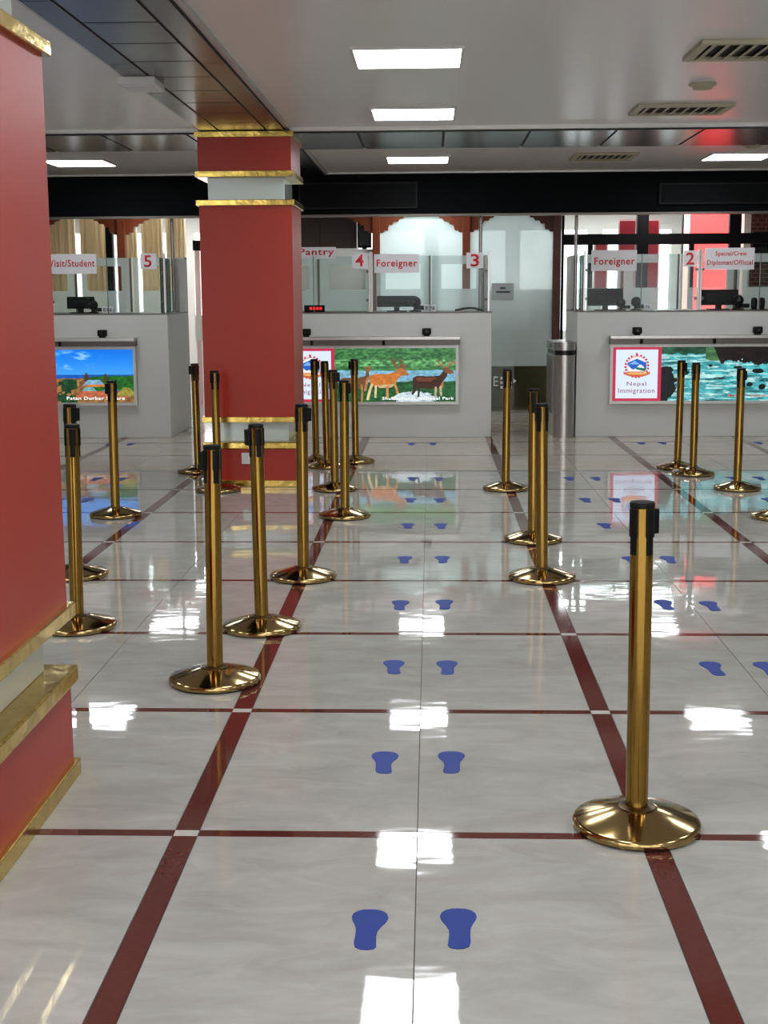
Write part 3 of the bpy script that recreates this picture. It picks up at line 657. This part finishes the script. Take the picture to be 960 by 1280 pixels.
# far room
struct('ceiling_far', box(-7.2, 7.2, YB+0.05, 26, 2.9, 3.0), 'wall_white')
l = [(-7, 7, 0, 0.9), (-7, 7, 2.6, 2.9)] + [(x-0.12, x+0.12, 0.9, 2.6) for x in np.arange(-7, 7.1, 1.4)]
struct('wall_back', boxes(*[(a, b, 23.0, 23.2, c, d) for a, b, c, d in l]), 'wall_white')
struct('wall_back_left', box(-7.2, -7.0, YB, 23.2, 0, 2.9), 'wall_white'); struct('wall_back_right', box(7.0, 7.2, YB, 23.2, 0, 2.9), 'wall_white')
for i, y in enumerate((18.6, 19.6, 20.8, 22.0)):
    for x, nm in ((2.9, 'over the red screen'), (-3.6, 'over the curtains')):
        t = thing('strip_light', 'long far-room strip light %s, %s from the windows' % (nm, ('farthest', 'third', 'second', 'nearest')[i]), 'ceiling light', (x, y, 2.87), 'strip lights in the far room')
        obj('tube', box(x-1.12, x+1.12, y-0.11, y+0.11, 2.865, 2.885), 'lamp_diffuser', t); obj('fixture', box(x-1.14, x+1.14, y-0.13, y+0.13, 2.885, 2.9), 'lamp_frame', t)
t = thing('red_display', 'bright red lit display panel beyond the dark window partition', 'display', (3.62, 18.9, 0.3))
obj('casing', box(3.50, 4.18, 18.9, 18.98, 0.0, 2.75), 'frame_dark', t)
obj('lit_panel', box(3.605, 4.16, 18.89, 18.90, 0.35, 2.73), 'red_screen', t); obj('pale_edge', box(3.52, 3.60, 18.89, 18.90, 0.35, 2.73), 'pink_screen', t)
for x0, x1, z0, z1, y, l in ((2.59, 2.80, 1.2, 2.50, 18.6, 'red poster beyond the dark partition by the Foreigner sign'), (2.99, 3.12, 1.2, 2.50, 18.62, 'narrow red poster beyond the dark window post'), (2.27, 2.42, 1.4, 2.22, 18.64, 'small red poster behind the Foreigner sign')):
    t = thing('poster_stand', l, 'poster', ((x0+x1)/2, y, 0), 'red posters in the far room')
    obj('print', box(x0, x1, y-0.004, y, z0, z1), 'poster_red', t); obj('backing', box(x0-0.02, x1+0.02, y, y+0.02, z0-0.03, z1+0.03), 'poster_pink', t)
    obj('leg', box((x0+x1)/2-0.02, (x0+x1)/2+0.02, y, y+0.03, 0, z0), 'frame_dark', t)
t = thing('brick_pier', 'dark red brick pier beyond the partition', 'pier', (4.7, 18.3, 0)); obj('brickwork', box(4.28, 5.3, 18.2, 18.5, 0, 2.9), 'brick_wall', t)
obj('white_edge', box(4.19, 4.28, 18.2, 18.5, 0, 2.9), 'wall_white', t)
t = thing('wall_tv', 'black flat television on the brick pier', 'television', (4.62, 18.19, 1.75)); obj('screen', box(4.31, 4.95, 18.15, 18.185, 1.90, 2.32), 'black_gloss', t); obj('mount', box(4.5, 4.7, 18.185, 18.2, 2.0, 2.2), 'black_plastic', t)
# pantry: cupboard and white wall behind booth 4
t = thing('wall_cupboard', 'dark brown cupboard hanging behind the Pantry sign', 'cupboard', (-1.3, YB+0.6, 2.1))
obj('carcass', box(-1.95, -0.98, YB+0.3, YB+0.75, 2.13, 2.62), 'cupboard', t); obj('door', box(-1.93, -1.47, YB+0.28, YB+0.30, 2.15, 2.60), 'cupboard', t); obj('door', box(-1.46, -1.0, YB+0.28, YB+0.30, 2.15, 2.60), 'cupboard', t)
struct('wall_pantry', box(-2.42, -0.76, YB+0.07, YB+0.13, 0, 2.11), 'wall_white')
t = thing('pantry_speaker', 'black speaker box behind the wooden post', 'speaker', (-0.86, YB+0.2, 2.11)); obj('cabinet', box(-0.96, -0.78, YB+0.14, YB+0.3, 2.13, 2.50), 'black_plastic', t, bevel=0.01); obj('grille', box(-0.94, -0.80, YB+0.135, YB+0.14, 2.16, 2.47), 'black_gloss', t); obj('bracket', box(-0.9, -0.84, YB+0.1, YB+0.2, 2.11, 2.13), 'black_plastic', t)
# curtains on the left
def curtain(x0, x1, y, lab):
    n = 60; z0, z1 = 0.012, 2.6; bm = bmesh.new(); row = []
    for i in range(n+1):
        x = x0+(x1-x0)*i/n; yy = y+0.04*math.sin(i*0.42)+0.018*math.sin(i*0.93+x0)
        row.append((bm.verts.new((x, yy, z0)), bm.verts.new((x, y+(yy-y)*0.7, z1))))
    for a, b in zip(row, row[1:]): bm.faces.new((a[0], b[0], b[1], a[1]))
    t = thing('curtain', lab, 'curtain', ((x0+x1)/2, y, z0), 'beige curtains')
    o = obj('drape', bm, 'curtain', t, smooth=False); o.modifiers.new('thick', 'SOLIDIFY').thickness = 0.006
    for p in o.data.polygons: p.use_smooth = True
    obj('rod', box(x0, x1, y-0.012, y+0.012, 2.6, 2.625), 'steel_dark', t)
for x0, x1, l in ((-5.4, -4.885, 'wide beige pleated curtain behind the Visit/Student sign'), (-4.82, -4.445, 'beige curtain behind the Visit/Student sign, beside the black column'), (-4.32, -4.035, 'beige curtain just past the wooden post behind number five'), (-3.975, -3.68, 'beige curtain behind the number five sign'), (-3.63, -3.36, 'beige curtain by the steel pole of the town counter')): curtain(x0, x1, 18.35, l)
t = thing('dark_window_frame', 'dark window rail with pale uprights beside the last curtain', 'window frame', (-3.0, 18.6, 0))
obj('rail', box(-3.30, -2.45, 18.55, 18.62, 2.14, 2.28), 'frame_dark', t)
for x in (-3.28, -3.05, -2.5): obj('upright', box(x, x+0.07, 18.56, 18.61, 0.0, 2.14), 'poster_pink', t)
obj('sill', box(-3.30, -2.45, 18.55, 18.62, 0.9, 1.25), 'wall_white', t)
t = thing('dark_column', 'black column between the beige curtains', 'column', (-4.385, 18.25, 0)); obj('shaft', box(-4.43, -4.34, 18.2, 18.3, 0, 2.9), 'frame_dark', t); obj('plinth', box(-4.45, -4.32, 18.18, 18.32, 0, 0.1), 'frame_dark', t)

# ================================================================= CEILING FIXTURES
def lamp(x, y, lab, out):
    t = thing('ceiling_panel_light_offscreen' if out else 'ceiling_panel_light', lab, 'ceiling light', (x, y, 2.78), 'square ceiling panel lights')
    h = 0.305
    obj('frame', boxes((x-h, x+h, y-h, y-h+0.018, 2.784, 2.8), (x-h, x+h, y+h-0.018, y+h, 2.784, 2.8), (x-h, x-h+0.018, y-h+0.018, y+h-0.018, 2.784, 2.8), (x+h-0.018, x+h, y-h+0.018, y+h-0.018, 2.784, 2.8)), 'lamp_frame', t)
    obj('diffuser', box(x-h+0.018, x+h-0.018, y-h+0.018, y+h-0.018, 2.788, 2.798), 'lamp_diffuser', t)
cols = ((-0.125, 'on the deer screen side'), (2.92, 'on the river screen side'), (-3.40, 'on the town screen side'))
rows = ((-1.8, 'nearest the rear windows'), (0.6, 'second from the rear windows'), (2.85, 'beside the large pillar'), (5.1, 'just past the large pillar'), (7.56, 'second before the crossing soffit'), (9.82, 'just before the crossing soffit'), (13.05, 'between soffit and bulkhead'), (16.95, 'by the wooden frame'))
for x, a in cols:
    for y, b in rows:
        if x < -3 and y == 9.82: continue        # the photograph shows no lamp there
        lamp(x, y, 'white square ceiling light %s, %s' % (b, a), y < 7 or (abs(x) > 1 and y < 12))
def vent(x0, x1, y0, y1, lab):
    t = thing('ceiling_vent', lab, 'vent', ((x0+x1)/2, (y0+y1)/2, 2.78), 'cream ceiling vents'); b = 0.05
    obj('frame', boxes((x0, x1, y0, y0+b, 2.778, 2.8), (x0, x1, y1-b, y1, 2.778, 2.8), (x0, x0+b, y0+b, y1-b, 2.778, 2.8), (x1-b, x1, y0+b, y1-b, 2.778, 2.8)), 'vent_cream', t, bevel=0.004)
    obj('duct_back', box(x0+b, x1-b, y0+b, y1-b, 2.797, 2.7995), 'vent_dark', t)
    n = 8
    for i in range(n):
        x = x0+b+(x1-x0-2*b)*(i+0.5)/n
        bm = prism_xz([(x-0.02, 2.779), (x-0.012, 2.779), (x+0.024, 2.796), (x+0.016, 2.796)], y0+b, y1-b); obj('slat', bm, 'vent_cream', t)
vent(1.40, 2.08, 7.18, 7.72, 'cream slatted ceiling vent two rows before the crossing soffit band'); vent(1.43, 2.10, 9.50, 9.98, 'cream slatted ceiling vent just before the crossing soffit band'); vent(1.34, 1.93, 12.63, 13.22, 'cream slatted ceiling vent between crossing soffit band and bulkhead')
for x, y, l in ((1.70, 8.65, 'round smoke detector between two ceiling vents'), (2.83, 12.1, 'round smoke detector between soffit band and ceiling light')):
    t = thing('smoke_detector', l, 'detector', (x, y, 2.8), 'smoke detectors')
    obj('base', lathe([(0, 2.8), (0.085, 2.8), (0.085, 2.79), (0, 2.79)], 32, x, y), 'vent_cream', t, smooth=True); obj('head', lathe([(0, 2.79), (0.07, 2.79), (0.058, 2.768), (0, 2.762)], 32, x, y), 'vent_cream', t, smooth=True)
t = thing('emergency_light', 'small white box light under the dark soffit band', 'light', (-1.70, 8.0, 2.70))
obj('housing', box(-1.81, -1.59, 7.85, 8.15, 2.715, 2.76), 'lamp_frame', t, bevel=0.006); obj('lens', box(-1.79, -1.61, 7.88, 8.12, 2.708, 2.715), 'sign_white', t)

# ================================================================= STANCHIONS
def make_stanchion():
    t = thing('belt_stanchion', 'x', 'stanchion', (0, 0, 0), 'gold belt stanchions')
    obj('rubber_ring', lathe([(0, 0), (0.172, 0), (0.172, 0.006), (0, 0.006)], 48), 'black_plastic', t, local=True)
    obj('base', lathe([(0, 0.006), (0.179, 0.006), (0.181, 0.010), (0.181, 0.020), (0.177, 0.026), (0.170, 0.029), (0.062, 0.060), (0.055, 0.061), (0, 0.061)], 72), 'gold_base', t, smooth=True, local=True)
    obj('collar', lathe([(0, 0.061), (0.052, 0.061), (0.052, 0.064), (0.036, 0.068), (0, 0.068)], 40), 'gold_dark', t, smooth=True, local=True)
    p = obj('pole', lathe([(0, 0.066), (0.0315, 0.066), (0.0315, 0.925), (0, 0.925)], 40), 'gold', t, smooth=True, local=True)
    obj('cap', lathe([(0, 0.924), (0.0335, 0.924), (0.0345, 0.928), (0.0345, 0.936), (0.032, 0.940), (0, 0.941)], 32), 'black_plastic', p, smooth=True, local=True)
    for k in range(4):
        a = math.radians(45+90*k)
        bm = arc_plate(0.031, 0.0365, a-0.42, a+0.42, 0.845, 0.922); arc_plate(0.031, 0.034, a-0.33, a+0.33, 0.795, 0.8445, bm=bm)
        obj('belt_slot', bm, 'black_plastic', p, local=True)
    bm = box(0.030, 0.052, -0.015, 0.015, 0.848, 0.918); bmesh.ops.rotate(bm, verts=bm.verts, cent=(0, 0, 0), matrix=Matrix.Rotation(math.radians(45), 3, 'Z'))
    obj('belt_clip', bm, 'black_plastic', p, local=True, bevel=0.003)
    return t
# x, y, top lean in x, rotation, label
ST = [(0.586, 3.599, -0.006, -10, 'gold belt stanchion over the strip crossing, standing apart on the right strip'),
 (-0.853, 5.019, 0.012, 170, 'gold belt stanchion just left of the strip, closest to the large pillar of its row'),
 (-0.773, 5.857, -0.008, 160, 'gold belt stanchion on the left strip, second from the large pillar'),
 (-0.688, 6.961, 0.004, -12, 'gold belt stanchion with a side clip, third on the left strip'),
 (-0.591, 8.964, 0.002, 5, 'gold belt stanchion fourth on the left strip, before the red pillar'),
 (-0.753, 10.25, -0.006, -30, 'gold belt stanchion beside the foot of the red pillar, right of it'),
 (-0.925, 11.66, -0.012, 30, 'gold belt stanchion behind the red pillar, front one of a close pair'),
 (-1.055, 12.04, -0.006, 0, 'gold belt stanchion behind the red pillar, rear one of a close pair'),
 (-0.69, 12.02, -0.006, 120, 'gold belt stanchion nearest the deer screen'),
 (0.585, 10.262, 0.004, 15, 'gold belt stanchion in front of the glass door, farthest on the right strip'),
 (0.631, 8.069, -0.006, 40, 'gold belt stanchion on the right strip, rear one of a close pair'),
 (0.595, 6.95, -0.014, 15, 'gold belt stanchion on the right strip, front one of a close pair'),
 (2.153, 11.537, 0.010, -20, 'gold belt stanchion nearest the river screen, rear one of a pair'),
 (2.209, 11.129, -0.002, 15, 'gold belt stanchion before the river screen, front one of a pair'),
 (2.382, 10.266, 0.001, -10, 'gold belt stanchion standing alone before the river picture'),
 (2.35, 8.923, 0.0, 0, 'gold belt stanchion right of the third strip, only its base edge in view'),
 (-2.197, 9.011, 0.008, 110, 'gold belt stanchion in front of the town screen'),
 (-1.946, 7.006, 0.012, 0, 'gold belt stanchion half hidden by the large pillar, farther one'),
 (-1.63, 5.87, 0.016, 60, 'gold belt stanchion half hidden by the large pillar, closer one'),
 (-2.022, 11.325, -0.006, 130, 'gold belt stanchion behind the left edge of the red pillar'),
 (-1.665, 10.20, -0.010, 20, 'gold belt stanchion standing right against the front of the red pillar')]
proto = make_stanchion()
for i, (x, y, lean, rz, lab) in enumerate(ST):
    o = proto if i == 0 else copy_tree(proto)
    o.location = (x, y, 0); o['label'] = lab
    pole = [c for c in o.children if c.name.startswith('pole')][0]
    # the posts lean a little in their bases
    pole.matrix_local = Matrix.Rotation(lean/0.9, 4, 'Y') @ Matrix.Rotation(math.radians(rz), 4, 'Z')

# ================================================================= FOOTPRINT STICKERS
half = [(-0.002, 0.103), (0.016, 0.102), (0.031, 0.094), (0.041, 0.080), (0.044, 0.062), (0.041, 0.044), (0.033, 0.022), (0.028, 0.002), (0.026, -0.030), (0.026, -0.070), (0.022, -0.090), (0.008, -0.101), (-0.008, -0.102),
        (-0.022, -0.098), (-0.028, -0.086), (-0.026, -0.060), (-0.024, -0.030), (-0.025, -0.008), (-0.031, 0.012), (-0.042, 0.038), (-0.046, 0.060), (-0.042, 0.080), (-0.032, 0.094), (-0.016, 0.102)]
def foot_mesh(s):
    bm = prism_xy([(s*a, b) for a, b in half][::s], 0.0004, 0.0018); bmesh.ops.recalc_face_normals(bm, faces=bm.faces)
    me = bpy.data.meshes.new('footprint'); bm.to_mesh(me); bm.free(); me.materials.append(M['foot_blue']); return me
FM = {1: foot_mesh(1), -1: foot_mesh(-1)}
ordn = ('first', 'second', 'third', 'fourth', 'fifth', 'sixth', 'seventh', 'eighth', 'ninth')
RY = [10.875, 9.705, 8.60, 7.47, 6.34, 5.226, 4.103, 2.965]
def feet(cx, y, row, lane, rot=0.0):
    for s, side in ((-1, 'left'), (1, 'right')):
        o = obj_me('footprint_sticker', FM[s]); o.location = (cx+s*0.110, y+random.gauss(0, 0.008), 0); o.rotation_euler.z = rot+random.gauss(0, 0.012)
        tag(o, 'blue %s footprint sticker, %s pair from the counter, lane %s' % (side, ordn[row], lane), 'sticker', 'blue footprint stickers')
def lane(cx, rows_, name, y_last, x_last, rot=0.0):
    feet(x_last, y_last, 0, name)
    for i in rows_: feet(cx, RY[i], i+1, name, rot)
lane(-0.0425, range(8), 'facing the deer screen', 13.50, -0.09)
lane(1.256, range(6), 'leading to the gate pedestal', 13.52, 2.26, 0.03)
lane(2.60, range(3), 'facing the river picture', 13.54, 3.45, 0.03)
lane(-2.70, range(3), 'facing the town screen', 13.50, -3.22, -0.03)
